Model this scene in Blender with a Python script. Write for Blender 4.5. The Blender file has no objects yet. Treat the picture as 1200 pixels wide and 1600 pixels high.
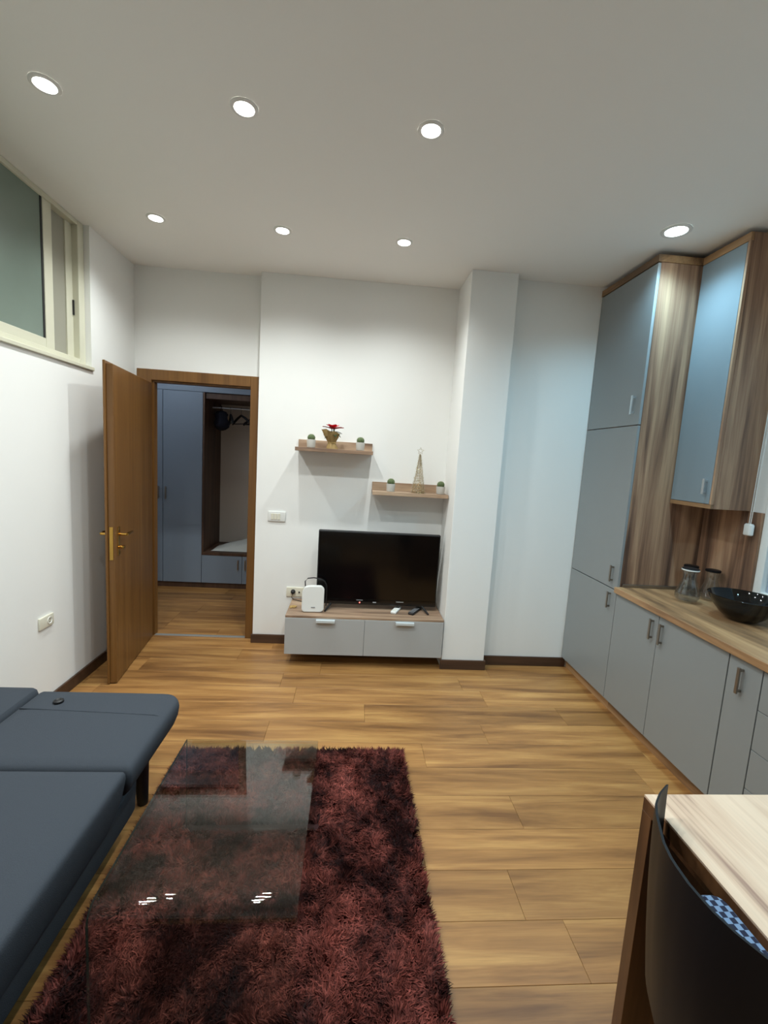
import bpy, bmesh, math, random
import numpy as np
from mathutils import Vector, Matrix, noise as mnoise

rnd = random.Random(7)
SC = bpy.context.scene
COL = SC.collection
PI = math.pi

# ------------------------------------------------------------------ camera
YAW, PITCH, ROLL, FPX, CAMH = 0.0767, -0.1224, 0.0611, 694.27, 1.6
cy, sy, cp, sp, cr, sr = (math.cos(YAW), math.sin(YAW), math.cos(PITCH), math.sin(PITCH), math.cos(ROLL), math.sin(ROLL))
Fv = Vector((sy * cp, cy * cp, sp)); R0 = Vector((cy, -sy, 0)); U0 = R0.cross(Fv)
Rv = R0 * cr + U0 * sr; Uv = U0 * cr - R0 * sr
cam = bpy.data.cameras.new('camera'); camo = bpy.data.objects.new('camera', cam); COL.objects.link(camo)
m = Matrix.Identity(4)
for i in range(3):
    m[i][0], m[i][1], m[i][2] = Rv[i], Uv[i], -Fv[i]
m[2][3] = CAMH
camo.matrix_world = m
cam.sensor_fit = 'AUTO'; cam.sensor_width = 36; cam.lens = FPX / 1600 * 36; cam.clip_start = 0.02
SC.camera = camo

# ------------------------------------------------------------------ world, exposure, lamp settings
w = bpy.data.worlds.new('world'); SC.world = w; w.use_nodes = True
w.node_tree.nodes['Background'].inputs[0].default_value = (0.10, 0.16, 0.30, 1)   # dusk outside
w.node_tree.nodes['Background'].inputs[1].default_value = 0.6
SC.view_settings.view_transform = 'Standard'; SC.view_settings.look = 'None'
SC.view_settings.gamma = 1; SC.view_settings.use_curve_mapping = False
SC.view_settings.exposure = 0.0
ROOM_WATT, KITCHEN_WATT, HALL_WATT = 43.0, 47.0, 6.0
ROOM_LIGHT, KITCHEN_LIGHT, HALL_LIGHT = (0.94, 1.0, 0.99), (0.45, 0.80, 1.0), (0.78, 0.88, 1.0)
BEAM, BEAM_BLEND = 143, 1.0

# ------------------------------------------------------------------ room measures
XL, YD, YB, YC, YR, H = -1.733, 3.71, 3.6165, 3.234, 3.329, 2.935
XC, YT, XBL, XCL, XCR, XW = 1.768, 2.7128, -0.7585, 0.764, 1.0975, 2.305
XWC, YWC = 2.044, 2.3816
YN = -2.4                       # wall behind the viewer
HB = 0.076

# ------------------------------------------------------------------ materials
def srgb(r, g, b):
    f = lambda c: (c / 255 / 12.92) if c <= 10 else ((c / 255 + 0.055) / 1.055) ** 2.4
    return (f(r), f(g), f(b), 1)

def new_mat(name):
    mt = bpy.data.materials.new(name); mt.use_nodes = True
    return mt, mt.node_tree.nodes, mt.node_tree.links, mt.node_tree.nodes['Principled BSDF']

def plain(name, col, rough=0.5, metal=0.0, bump=0.0, bscale=60, var=0.0, spec=0.5, coat=0.0):
    mt, N, L, b = new_mat(name)
    b.inputs['Base Color'].default_value = col; b.inputs['Roughness'].default_value = rough
    b.inputs['Metallic'].default_value = metal; b.inputs['Specular IOR Level'].default_value = spec
    b.inputs['Coat Weight'].default_value = coat
    tc = N.new('ShaderNodeTexCoord'); nz = N.new('ShaderNodeTexNoise')
    nz.inputs['Scale'].default_value = bscale; nz.inputs['Detail'].default_value = 4
    L.new(tc.outputs['Object'], nz.inputs['Vector'])
    if bump:
        bp = N.new('ShaderNodeBump'); bp.inputs['Strength'].default_value = bump; bp.inputs['Distance'].default_value = 0.002
        L.new(nz.outputs['Fac'], bp.inputs['Height']); L.new(bp.outputs['Normal'], b.inputs['Normal'])
    if var:
        hsv = N.new('ShaderNodeHueSaturation'); hsv.inputs['Color'].default_value = col
        mr = N.new('ShaderNodeMapRange'); mr.inputs[3].default_value = 1 - var; mr.inputs[4].default_value = 1 + var
        L.new(nz.outputs['Fac'], mr.inputs[0]); L.new(mr.outputs[0], hsv.inputs['Value']); L.new(hsv.outputs[0], b.inputs['Base Color'])
    return mt

def wood(name, axis, dark, mid, light, across=6.0, along=0.5, rough=0.4, per_piece=0.0, lo=0.32, hi=0.68, fine=0.12):
    mt, N, L, b = new_mat(name)
    tc = N.new('ShaderNodeTexCoord'); oi = N.new('ShaderNodeObjectInfo')
    sc = N.new('ShaderNodeVectorMath'); sc.operation = 'SCALE'; sc.inputs[0].default_value = (31, 17, 23)
    L.new(oi.outputs['Random'], sc.inputs['Scale'])
    ad = N.new('ShaderNodeVectorMath'); ad.operation = 'ADD'
    L.new(tc.outputs['Object'], ad.inputs[0]); L.new(sc.outputs[0], ad.inputs[1])
    mp = N.new('ShaderNodeMapping'); s = [across] * 3; s[axis] = along; mp.inputs['Scale'].default_value = s
    L.new(ad.outputs[0], mp.inputs['Vector'])
    n1 = N.new('ShaderNodeTexNoise'); n1.inputs['Scale'].default_value = 1; n1.inputs['Detail'].default_value = 5
    n1.inputs['Roughness'].default_value = 0.6; n1.inputs['Distortion'].default_value = 0.5
    L.new(mp.outputs[0], n1.inputs['Vector'])
    rp = N.new('ShaderNodeValToRGB'); e = rp.color_ramp.elements
    e[0].position = lo; e[0].color = dark; e[1].position = hi; e[1].color = light
    k = rp.color_ramp.elements.new((lo + hi) / 2); k.color = mid
    L.new(n1.outputs['Fac'], rp.inputs['Fac'])
    mp2 = N.new('ShaderNodeMapping'); s = [across * 14] * 3; s[axis] = along * 6; mp2.inputs['Scale'].default_value = s
    L.new(ad.outputs[0], mp2.inputs['Vector'])
    n2 = N.new('ShaderNodeTexNoise'); n2.inputs['Scale'].default_value = 1; n2.inputs['Detail'].default_value = 3
    L.new(mp2.outputs[0], n2.inputs['Vector'])
    mr = N.new('ShaderNodeMapRange'); mr.inputs[1].default_value = 0.25; mr.inputs[2].default_value = 0.75
    mr.inputs[3].default_value = 1 - fine; mr.inputs[4].default_value = 1 + fine
    L.new(n2.outputs['Fac'], mr.inputs[0])
    pr = N.new('ShaderNodeMapRange'); pr.inputs[3].default_value = 1 - per_piece; pr.inputs[4].default_value = 1 + per_piece
    L.new(oi.outputs['Random'], pr.inputs[0])
    mu = N.new('ShaderNodeMath'); mu.operation = 'MULTIPLY'; L.new(mr.outputs[0], mu.inputs[0]); L.new(pr.outputs[0], mu.inputs[1])
    hs = N.new('ShaderNodeHueSaturation'); L.new(rp.outputs[0], hs.inputs['Color']); L.new(mu.outputs[0], hs.inputs['Value'])
    L.new(hs.outputs[0], b.inputs['Base Color'])
    b.inputs['Roughness'].default_value = rough
    bp = N.new('ShaderNodeBump'); bp.inputs['Strength'].default_value = 0.15; bp.inputs['Distance'].default_value = 0.001
    L.new(n2.outputs['Fac'], bp.inputs['Height']); L.new(bp.outputs['Normal'], b.inputs['Normal'])
    return mt

def sheet_glass(name, tint, refl=1.0, rough=0.0):
    mt = bpy.data.materials.new(name); mt.use_nodes = True
    N, L = mt.node_tree.nodes, mt.node_tree.links; N.clear()
    out = N.new('ShaderNodeOutputMaterial'); mx = N.new('ShaderNodeMixShader'); tr = N.new('ShaderNodeBsdfTransparent')
    gl = N.new('ShaderNodeBsdfGlossy'); fr = N.new('ShaderNodeFresnel'); ge = N.new('ShaderNodeNewGeometry'); mi = N.new('ShaderNodeMapRange'); mi.inputs[3].default_value = 1.5; mi.inputs[4].default_value = 1 / 1.5
    L.new(ge.outputs['Backfacing'], mi.inputs[0]); L.new(mi.outputs[0], fr.inputs['IOR'])
    mu = N.new('ShaderNodeMath'); mu.operation = 'MULTIPLY'; mu.inputs[1].default_value = refl; mu.use_clamp = True
    tr.inputs[0].default_value = tint; gl.inputs['Roughness'].default_value = rough; gl.inputs[0].default_value = (1, 1, 1, 1)
    L.new(fr.outputs[0], mu.inputs[0]); L.new(mu.outputs[0], mx.inputs[0]); L.new(tr.outputs[0], mx.inputs[1])
    L.new(gl.outputs[0], mx.inputs[2]); L.new(mx.outputs[0], out.inputs['Surface'])
    return mt

def glow(name, col, strength):
    mt, N, L, b = new_mat(name)
    b.inputs['Base Color'].default_value = (0.8, 0.8, 0.8, 1)
    b.inputs['Emission Color'].default_value = col; b.inputs['Emission Strength'].default_value = strength
    return mt

M = {}
M['wall'] = plain('wall_paint', srgb(241, 241, 238), 0.85, bump=0.08, bscale=180, var=0.012)
M['ceiling'] = plain('ceiling_paint', srgb(246, 245, 241), 0.9, bump=0.05, bscale=150)
M['floor'] = plain('subfloor', srgb(60, 42, 26), 0.9)
M['plank'] = wood('floor_plank_wood', 0, srgb(116, 78, 42), srgb(158, 113, 64), srgb(187, 142, 84), across=13, along=1.1, rough=0.42, per_piece=0.13, lo=0.30, hi=0.70)
M['skirting'] = wood('skirting_wood', 0, srgb(58, 40, 30), srgb(72, 51, 38), srgb(88, 62, 46), across=12, along=1, rough=0.45)
M['oak'] = wood('streaked_oak_upright', 2, srgb(86, 64, 52), srgb(144, 111, 88), srgb(182, 148, 118), across=10, along=0.5, rough=0.6, lo=0.38, hi=0.63)
M['oak_y'] = wood('streaked_oak_lengthwise', 1, srgb(112, 86, 62), srgb(158, 122, 86), srgb(184, 148, 108), across=8, along=0.7, rough=0.42, lo=0.36, hi=0.62)
M['oak_x'] = wood('streaked_oak_crosswise', 0, srgb(122, 98, 80), srgb(162, 134, 110), srgb(186, 160, 134), across=9, along=0.9, rough=0.45, lo=0.36, hi=0.62)
M['table_top'] = wood('table_top_wood', 1, srgb(140, 106, 92), srgb(208, 178, 152), srgb(222, 196, 170), across=8, along=0.6, rough=0.35, lo=0.34, hi=0.52, fine=0.05)
M['table_side'] = wood('table_side_wood', 2, srgb(74, 48, 30), srgb(104, 70, 44), srgb(124, 86, 56), across=7, along=0.7, rough=0.4)
M['door'] = wood('door_veneer', 2, srgb(102, 68, 32), srgb(118, 81, 40), srgb(130, 92, 48), across=14, along=0.5, rough=0.38, fine=0.08)
M['front'] = plain('grey_satin_front', srgb(142, 148, 150), 0.38, bump=0.0, var=0.01, bscale=4)
M['front_tv'] = plain('grey_tv_front', srgb(176, 178, 178), 0.4)
M['handle_pale'] = plain('pale_satin_handle', srgb(214, 224, 228), 0.3, metal=0.25)
M['steel'] = plain('brushed_steel', srgb(150, 142, 132), 0.35, metal=0.9, bump=0.1, bscale=220)
M['chrome'] = plain('bright_chrome', srgb(222, 228, 232), 0.38, metal=1.0)
M['brass'] = plain('brass', srgb(205, 160, 80), 0.22, metal=1.0)
M['blackgloss'] = plain('gloss_black', srgb(7, 7, 8), 0.12)
M['blackmatt'] = plain('matt_black', srgb(22, 22, 24), 0.5)
M['white'] = plain('white_plastic', srgb(232, 232, 228), 0.35)
M['cream'] = plain('cream_plastic', srgb(226, 222, 204), 0.4)
M['creamframe'] = plain('cream_frame_paint', srgb(212, 210, 190), 0.4, var=0.02, bscale=5)
M['fabric'] = plain('charcoal_fabric', srgb(64, 69, 76), 0.95, bump=0.6, bscale=420, var=0.14, spec=0.15)
M['rubber'] = plain('dark_gasket', srgb(28, 28, 28), 0.6)
M['frost'] = plain('frosted_glass', srgb(118, 132, 122), 0.3, var=0.18, bscale=2.2)
M['greyglass'] = plain('grey_back_pane', srgb(158, 156, 142), 0.35)
M['glass'] = sheet_glass('clear_sheet_glass', (0.90, 0.93, 0.91, 1), 1.0)
M['glass_thin'] = sheet_glass('thin_clear_glass', (0.90, 0.92, 0.93, 1), 1.6)
M['glass_dark'] = sheet_glass('smoky_dark_glass', (0.10, 0.13, 0.15, 1), 1.0)
M['shell'] = plain('dark_shell_plastic', srgb(20, 18, 20), 0.5, spec=0.25)
M['concrete'] = plain('pale_pot', srgb(176, 172, 164), 0.8, bump=0.3, bscale=150, var=0.06)
M['cactus'] = plain('cactus_green', srgb(84, 100, 62), 0.7, bump=0.4, bscale=200, var=0.2)
M['spine'] = plain('cactus_spine', srgb(170, 170, 130), 0.6)
M['soil'] = plain('soil', srgb(70, 56, 44), 0.95)
M['burlap'] = plain('gold_burlap', srgb(150, 124, 76), 0.7, bump=0.8, bscale=260, var=0.25)
M['red'] = plain('red_petal', srgb(205, 18, 42), 0.5, var=0.2, bscale=40)
M['leaf'] = plain('dark_green_leaf', srgb(34, 62, 36), 0.5, var=0.2, bscale=40)
M['goldwire'] = plain('gold_wire', srgb(196, 172, 120), 0.25, metal=0.9)
M['glitter'] = plain('silver_tinsel', srgb(190, 182, 160), 0.35, metal=0.5)
M['led'] = glow('red_led', (1, 0.05, 0.03, 1), 6)
M['greymark'] = plain('grey_print', srgb(150, 150, 152), 0.5)
M['palemark'] = plain('pale_print', srgb(190, 190, 190), 0.5)
M['screen_lcd'] = plain('dark_display', srgb(40, 46, 50), 0.2)
M['wardrobe'] = plain('blue_grey_wardrobe', srgb(140, 154, 170), 0.45)
M['niche_back'] = plain('beige_panel', srgb(226, 216, 204), 0.8)
M['walnut'] = wood('hall_walnut', 2, srgb(66, 48, 38), srgb(88, 64, 50), srgb(106, 80, 62), across=9, along=0.8, rough=0.5)
M['navy'] = plain('navy_cloth', srgb(30, 32, 48), 0.9, bump=0.5, bscale=200)
M['cloth'] = plain('white_cloth', srgb(214, 216, 210), 0.9, bump=0.4, bscale=120)
M['blind'] = plain('grey_blind_fabric', srgb(176, 186, 200), 0.8, bump=0.3, bscale=250)
M['tan'] = plain('tan_cable', srgb(190, 158, 96), 0.5)
M['alu'] = plain('aluminium', srgb(205, 205, 200), 0.35, metal=0.7)
M['lamp_room'] = glow('room_lamp_lens', (1.0, 0.97, 0.92, 1), 40)
M['lamp_kitchen'] = glow('kitchen_lamp_lens', (0.80, 0.97, 1.0, 1), 40)

# patterned pad: small navy blocks on pale blue
mt, N, L, b = new_mat('blocky_navy_print')
tc = N.new('ShaderNodeTexCoord'); ck = N.new('ShaderNodeTexChecker'); ck.inputs['Scale'].default_value = 88
ck.inputs['Color1'].default_value = srgb(22, 28, 52); ck.inputs['Color2'].default_value = srgb(112, 136, 166)
L.new(tc.outputs['Object'], ck.inputs['Vector']); L.new(ck.outputs['Color'], b.inputs['Base Color']); b.inputs['Roughness'].default_value = 0.9
M['pad'] = mt

# rug pile: burgundy with pile shade and sheen painted in as darker and paler drifts, each tuft a little different
mt, N, L, b = new_mat('burgundy_pile')
tc = N.new('ShaderNodeTexCoord'); nz = N.new('ShaderNodeTexNoise'); nz.inputs['Scale'].default_value = 5.5; nz.inputs['Detail'].default_value = 5
L.new(tc.outputs['Object'], nz.inputs['Vector'])
rp = N.new('ShaderNodeValToRGB'); e = rp.color_ramp.elements
e[0].position = 0.43; e[0].color = srgb(26, 7, 8); e[1].position = 0.66; e[1].color = srgb(142, 74, 65)
nb = N.new('ShaderNodeTexNoise'); nb.inputs['Scale'].default_value = 30; nb.inputs['Detail'].default_value = 3; L.new(tc.outputs['Object'], nb.inputs['Vector'])
mxn = N.new('ShaderNodeMix'); mxn.inputs[0].default_value = 0.30; L.new(nz.outputs['Fac'], mxn.inputs[2]); L.new(nb.outputs['Fac'], mxn.inputs[3]); L.new(mxn.outputs[0], rp.inputs['Fac'])
at = N.new('ShaderNodeAttribute'); at.attribute_name = 'tuft'
mr = N.new('ShaderNodeMapRange'); mr.inputs[3].default_value = 0.35; mr.inputs[4].default_value = 1.6; L.new(at.outputs['Fac'], mr.inputs[0])
hs = N.new('ShaderNodeHueSaturation'); L.new(rp.outputs[0], hs.inputs['Color']); L.new(mr.outputs[0], hs.inputs['Value'])
L.new(hs.outputs[0], b.inputs['Base Color']); b.inputs['Roughness'].default_value = 0.6; b.inputs['Specular IOR Level'].default_value = 0.12
b.inputs['Sheen Weight'].default_value = 0.15; b.inputs['Sheen Tint'].default_value = (0.8, 0.25, 0.2, 1)
M['pile'] = mt

# ------------------------------------------------------------------ shape helpers
def box(bm, x0, x1, y0, y1, z0, z1, bev=0.0, seg=2):
    r = bmesh.ops.create_cube(bm, size=1)
    vs = r['verts']
    for v in vs:
        v.co = Vector((x0 + (v.co.x + .5) * (x1 - x0), y0 + (v.co.y + .5) * (y1 - y0), z0 + (v.co.z + .5) * (z1 - z0)))
    if bev:
        es = list({e for v in vs for e in v.link_edges})
        bmesh.ops.bevel(bm, geom=es, offset=bev, segments=seg, affect='EDGES', profile=0.5)

def lathe(bm, prof, cx=0, cyy=0, seg=32, cap0=False, cap1=False):
    rings = []
    for r, z in prof:
        rings.append([bm.verts.new((cx + r * math.cos(2 * PI * i / seg), cyy + r * math.sin(2 * PI * i / seg), z)) for i in range(seg)])
    for a, c in zip(rings, rings[1:]):
        for i in range(seg):
            bm.faces.new((a[i], a[(i + 1) % seg], c[(i + 1) % seg], c[i]))
    if cap0: bm.faces.new(list(reversed(rings[0])))
    if cap1: bm.faces.new(rings[-1])

def tube(bm, pts, r, seg=8, closed=False):
    pts = [Vector(p) for p in pts]; n = len(pts); rings = []
    for i, p in enumerate(pts):
        a = pts[i - 1] if i else (pts[-1] if closed else p); c = pts[(i + 1) % n] if (i < n - 1 or closed) else p
        t = (c - a).normalized(); up = Vector((0, 0, 1)) if abs(t.z) < 0.9 else Vector((1, 0, 0))
        u = t.cross(up).normalized(); v = t.cross(u)
        rr = r[i] if isinstance(r, (list, tuple)) else r
        rings.append([bm.verts.new(p + (u * math.cos(2 * PI * k / seg) + v * math.sin(2 * PI * k / seg)) * rr) for k in range(seg)])
    for i in range(n if closed else n - 1):
        a, c = rings[i], rings[(i + 1) % n]
        for k in range(seg): bm.faces.new((a[k], a[(k + 1) % seg], c[(k + 1) % seg], c[k]))
    if not closed:
        bm.faces.new(list(reversed(rings[0]))); bm.faces.new(rings[-1])

def loft(bm, x0, x1, y0, y1, rc, prof, cs=6):
    """stack of rounded rectangles; prof = [(z, inset)] from bottom to top, both ends capped"""
    rings = []
    rcs = rc if isinstance(rc, tuple) else (rc,) * 4
    for z, ins in prof:
        a0, a1, b0, b1 = x0 + ins, x1 - ins, y0 + ins, y1 - ins; ring = []; r4 = [max(0.004, c - ins * 0.5) for c in rcs]
        for st, (kx, ky, sx_, sy__) in enumerate(((a1, b1, -1, -1), (a0, b1, 1, -1), (a0, b0, 1, 1), (a1, b0, -1, 1))):
            r = r4[st]; px, py = kx + sx_ * r, ky + sy__ * r
            for k in range(cs + 1):
                t = PI / 2 * (st + k / cs); ring.append(bm.verts.new((px + r * math.cos(t), py + r * math.sin(t), z)))
        rings.append(ring)
    n = len(rings[0])
    for a, c in zip(rings, rings[1:]):
        for i in range(n): bm.faces.new((a[i], a[(i + 1) % n], c[(i + 1) % n], c[i]))
    bm.faces.new(list(reversed(rings[0]))); bm.faces.new(rings[-1])

def obj(name, bm, mat, parent=None, smooth=False, loc=None):
    bmesh.ops.recalc_face_normals(bm, faces=bm.faces)
    me = bpy.data.meshes.new(name); bm.to_mesh(me); bm.free()
    me.materials.append(M[mat] if isinstance(mat, str) else mat)
    if smooth:
        me.polygons.foreach_set('use_smooth', [True] * len(me.polygons))
        try: me.set_sharp_from_angle(angle=math.radians(38))
        except Exception: pass
    o = bpy.data.objects.new(name, me); COL.objects.link(o)
    if parent: o.parent = parent
    if loc: o.location = loc
    return o

def bx(name, mat, parent, x0, x1, y0, y1, z0, z1, bev=0.0015, off=(0, 0, 0)):
    """one box in world measures; off is the place of the parent thing"""
    bm = bmesh.new(); box(bm, x0 - off[0], x1 - off[0], y0 - off[1], y1 - off[1], z0 - off[2], z1 - off[2], bev)
    return obj(name, bm, mat, parent)

def thing(name, label, cat, loc=(0, 0, 0), rz=0.0, group=None):
    o = bpy.data.objects.new(name, None); COL.objects.link(o); o.location = loc; o.rotation_euler = (0, 0, rz)
    o.empty_display_size = 0.05
    return tag(o, label, cat, group)

def tag(o, label, cat, group=None):
    o['label'] = label; o['category'] = cat
    if group: o['group'] = group
    return o

def struct(o, label, cat='wall'):
    o['kind'] = 'structure'; o['label'] = label; o['category'] = cat
    return o

def copy_tree(o, parent=None):
    c = o.copy(); COL.objects.link(c)
    if parent: c.parent = parent
    for ch in list(o.children): copy_tree(ch, c)
    return c

# ------------------------------------------------------------------ room shell
bm = bmesh.new(); box(bm, -3.4, 2.6, YN - .2, 5.9, -0.12, -0.008)
floor = struct(obj('floor', bm, 'floor'), 'wood laminate floor of long horizontal planks', 'floor')
# planks: rows run across the room
PW = 0.195; y = 2.71 + PW * 5
rows = []
k = 0
fixed = {2.515: 0.155, 2.125: 0.47, 2.32: 0.866, 1.345: 0.697, 2.905: -0.42, 3.1: -0.16}
plank_mesh = {}
while y > YN:
    y1 = y; y0 = y - PW; y = y0
    key = round(y0, 3); start = next((v for kk, v in fixed.items() if abs(kk - key) < 0.02), rnd.uniform(-1, .3))
    x = start - 1.28 * 3
    xa, xb = XL - 0.02, XW
    if y1 > YD + 0.1: xa, xb = -2.9, 0.0
    while x < xb:
        a, c = max(x, xa), min(x + 1.28, xb); x += 1.28
        if c - a < 0.03: continue
        if y0 < 0.2: continue
        bm = bmesh.new(); box(bm, -(c - a) / 2 + .0005, (c - a) / 2 - .0005, -PW / 2 + .0005, PW / 2 - .0005, -0.008, 0, 0.0008, 1)
        o = obj('plank', bm, 'plank', floor, loc=((a + c) / 2, (y0 + y1) / 2, 0))
y = 2.71 + PW * 5
while y < 5.4:
    y0 = y; y1 = y + PW; y = y1
    x = rnd.uniform(-4.2, -3.2)
    while x < 0:
        a, c = max(x, -2.9), min(x + 1.28, 0.0); x += 1.28
        if c - a < 0.03: continue
        bm = bmesh.new(); box(bm, -(c - a) / 2 + .0005, (c - a) / 2 - .0005, -PW / 2 + .0005, PW / 2 - .0005, -0.008, 0, 0.0008, 1)
        obj('plank', bm, 'plank', floor, loc=((a + c) / 2, (y0 + y1) / 2, 0))
# near rows under and behind the viewer, out of the picture: one laminate part
bm = bmesh.new(); yy = 0.2
n = 0
while yy > YN:
    xs = [XL, -0.9 + (n % 3) * .4, 0.6 + (n % 2) * .3, XW]
    for a, c in zip(xs, xs[1:]): box(bm, a, c - .001, max(yy - PW, YN), yy - .001, -0.008, 0)
    yy -= PW; n += 1
o = obj('planking', bm, 'plank', floor); o['kind'] = 'stuff'

bm = bmesh.new(); box(bm, -2.0, 2.6, YN - .2, 3.9, H, H + .1)
struct(obj('ceiling', bm, 'ceiling'), 'plain matt white ceiling with recessed downlights', 'ceiling')

WY0, WY1, WZ = 1.0, 3.13, 2.055
bm = bmesh.new()
box(bm, XL - .14, XL, YN, YD, 0, WZ); box(bm, XL - .14, XL, WY1, YD, WZ, H); box(bm, XL - .14, XL, YN, WY0, WZ, H)
struct(obj('wall_left', bm, 'wall'), 'white left wall with a high window')
DX0, DX1, DZ = -1.62, -0.80, 2.105
bm = bmesh.new()
box(bm, XL - .14, DX0, YD, YD + .05, 0, H); box(bm, DX1, XBL + .05, YD, YD + .05, 0, H); box(bm, DX0, DX1, YD, YD + .05, DZ, H)
struct(obj('wall_door', bm, 'wall'), 'white wall segment above and around the door')
struct(bx('wall_back', 'wall', None, XBL, XCL + .1, YB, YD + .12, 0, H, 0.002), 'white wall behind the television')
struct(bx('wall_column', 'wall', None, XCL, XCR, YC, YB + .05, 0, H, 0.003), 'white square column right of the television')
struct(bx('wall_recess', 'wall', None, XCR - .02, XW + .1, YR, YR + .3, 0, H, 0), 'white wall between column and kitchen units')
KY0, KY1, KZ0, KZ1 = 0.9, 2.255, 0.98, 2.45
bm = bmesh.new()
box(bm, XW, XW + .14, KY1, YR, 0, H); box(bm, XW, XW + .14, YN, KY0, 0, H); box(bm, XW, XW + .14, KY0, KY1, 0, KZ0); box(bm, XW, XW + .14, KY0, KY1, KZ1, H)
struct(obj('wall_right', bm, 'wall'), 'white right wall behind the kitchen units')
struct(bx('wall_front', 'wall', None, XL - .14, XW + .14, YN - .12, YN, 0, H, 0), 'white wall behind the viewer')

# skirting
def skirt(name, x0, x1, y0, y1, label):
    struct(bx(name, 'skirting', None, x0, x1, y0, y1, 0, HB, 0.003), label, 'baseboard')
skirt('baseboard_left', XL, XL + .014, YN, YD, 'dark brown baseboard along left wall')
skirt('baseboard_back', XBL - .012, XCL, YB - .014, YB, 'dark brown baseboard under the television unit')
skirt('baseboard_column', XCL - .012, XCR + .012, YC - .014, YC, 'dark brown baseboard along column front')
skirt('baseboard_column_side', XCR, XCR + .012, YC, YR - .014, 'dark brown baseboard along column side')
skirt('baseboard_right', XCR, XC + .03, YR - .014, YR, 'dark brown baseboard between column and kitchen units')

# ------------------------------------------------------------------ door with frame
fr = bpy.data.objects.new('trim_1', None); COL.objects.link(fr); struct(fr, 'brown wooden door frame', 'door frame')
bx('frame_post', 'door', fr, -1.711, -1.600, YD - .018, YD + .0, 0, 2.172, .003)
bx('frame_post', 'door', fr, -0.838, -0.768, YD - .018, YD + .0, 0, 2.172, .003)
bx('frame_head', 'door', fr, -1.600, -0.838, YD - .018, YD + .0, 2.090, 2.172, .003)
bx('jamb', 'door', fr, DX0, -1.585, YD, YD + .056, 0, 2.10, .002)
bx('jamb', 'door', fr, -0.838, DX1, YD, YD + .056, 0, 2.10, .002)
bx('jamb_head', 'door', fr, -1.585, -0.838, YD, YD + .056, 2.076, 2.104, .002)
struct(bx('trim_2', 'alu', None, -1.585, -0.838, YD - .012, YD + .022, 0.0, 0.005, .001), 'pale metal threshold strip in doorway', 'threshold')

hx, hy = -1.588, 3.672
ang = math.atan2(2.904 - hy, -1.485 - hx)        # direction hinge -> free edge along the visible face
dr = thing('door_1', 'brown wooden door standing open into the room', 'door', (hx, hy, 0), ang); dr['kind'] = 'structure'
LW = 0.775
bx('door_leaf', 'door', dr, 0, LW, -.040, 0, 0.006, 2.065, .003)
bx('door_rebate', 'door', dr, -.0, LW + .012, -.054, -.040, 0.006, 2.082, .003)
bx('lock_plate', 'brass', dr, LW, LW + .003, -.032, -.010, 0.84, 1.055, .001)
def handle_bm(sgn, y0):
    bm = bmesh.new()
    z = 1.0
    tube(bm, [(LW - .06, y0, z), (LW - .06, y0 + sgn * .05, z)], 0.009, 10)
    tube(bm, [(LW - .06, y0 + sgn * .048, z), (LW - .10, y0 + sgn * .052, z + .003), (LW - .17, y0 + sgn * .047, z)], [.010, .009, .007], 10)
    return bm
for sgn, y0 in ((1, 0.0), (-1, -.054)):
    e = obj('lever', handle_bm(sgn, y0), 'brass', dr, True)
    bm = bmesh.new(); box(bm, LW - .08, LW - .04, min(y0, y0 + sgn * .004), max(y0, y0 + sgn * .004), .86, 1.05, .002); obj('escutcheon', bm, 'brass', dr)
bm = bmesh.new(); tube(bm, [(LW - .06, 0, .915), (LW - .06, .03, .915)], .011, 10); box(bm, LW - .075, LW - .045, .026, .034, .905, .925, .002)
obj('thumb_turn', bm, 'brass', dr, True)
for z in (0.25, 1.05, 1.85):
    bm = bmesh.new(); tube(bm, [(-.002, -.058, z - .04), (-.002, -.058, z + .04)], .007, 10); obj('hinge', bm, 'brass', dr, True)

# ------------------------------------------------------------------ high window on the left wall
wn = bpy.data.objects.new('window_1', None); COL.objects.link(wn); struct(wn, 'high cream framed window with frosted glass', 'window')
xg = XL - .075                                    # plane of the sashes
bx('window_sill', 'creamframe', wn, XL - .10, XL + .014, WY0, WY1 + .010, WZ - .010, WZ + .012, .003)
FX = -1.766
bx('window_frame', 'creamframe', wn, FX - .06, FX, WY0, 3.066, WZ + .012, WZ + .05, .003)
bx('window_frame', 'creamframe', wn, FX - .06, FX, 3.066, WY1 - .002, WZ + .012, H - .002, .003)
bx('window_frame', 'creamframe', wn, FX - .06, FX, WY0, 3.066, H - .03, H - .002, .003)
bx('front_sash', 'creamframe', wn, -1.797, -1.775, 2.765, 2.838, WZ + .05, H - .03, .003)
bx('sash_rail', 'creamframe', wn, -1.797, -1.775, WY0 + .06, 2.765, WZ + .05, WZ + .10, .003)
bx('gasket', 'rubber', wn, -1.795, -1.778, 2.750, 2.7645, WZ + .10, H - .03, .001)
bx('glass_pane', 'frost', wn, -1.793, -1.781, WY0 + .06, 2.750, WZ + .10, H - .03, .0)
bx('back_pane', 'greyglass', wn, -1.818, -1.812, 2.80, 3.006, WZ + .05, H - .03, .0)
bx('rear_sash', 'creamframe', wn, -1.822, -1.804, 3.005, 3.080, WZ + .05, H - .03, .002)
bx('latch', 'rubber', wn, -1.804, -1.794, 3.060, 3.078, 2.37, 2.46, .001)
bx('backing', 'shell', wn, -1.850, -1.835, WY0, WY1, WZ, H - .002, 0)

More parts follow.
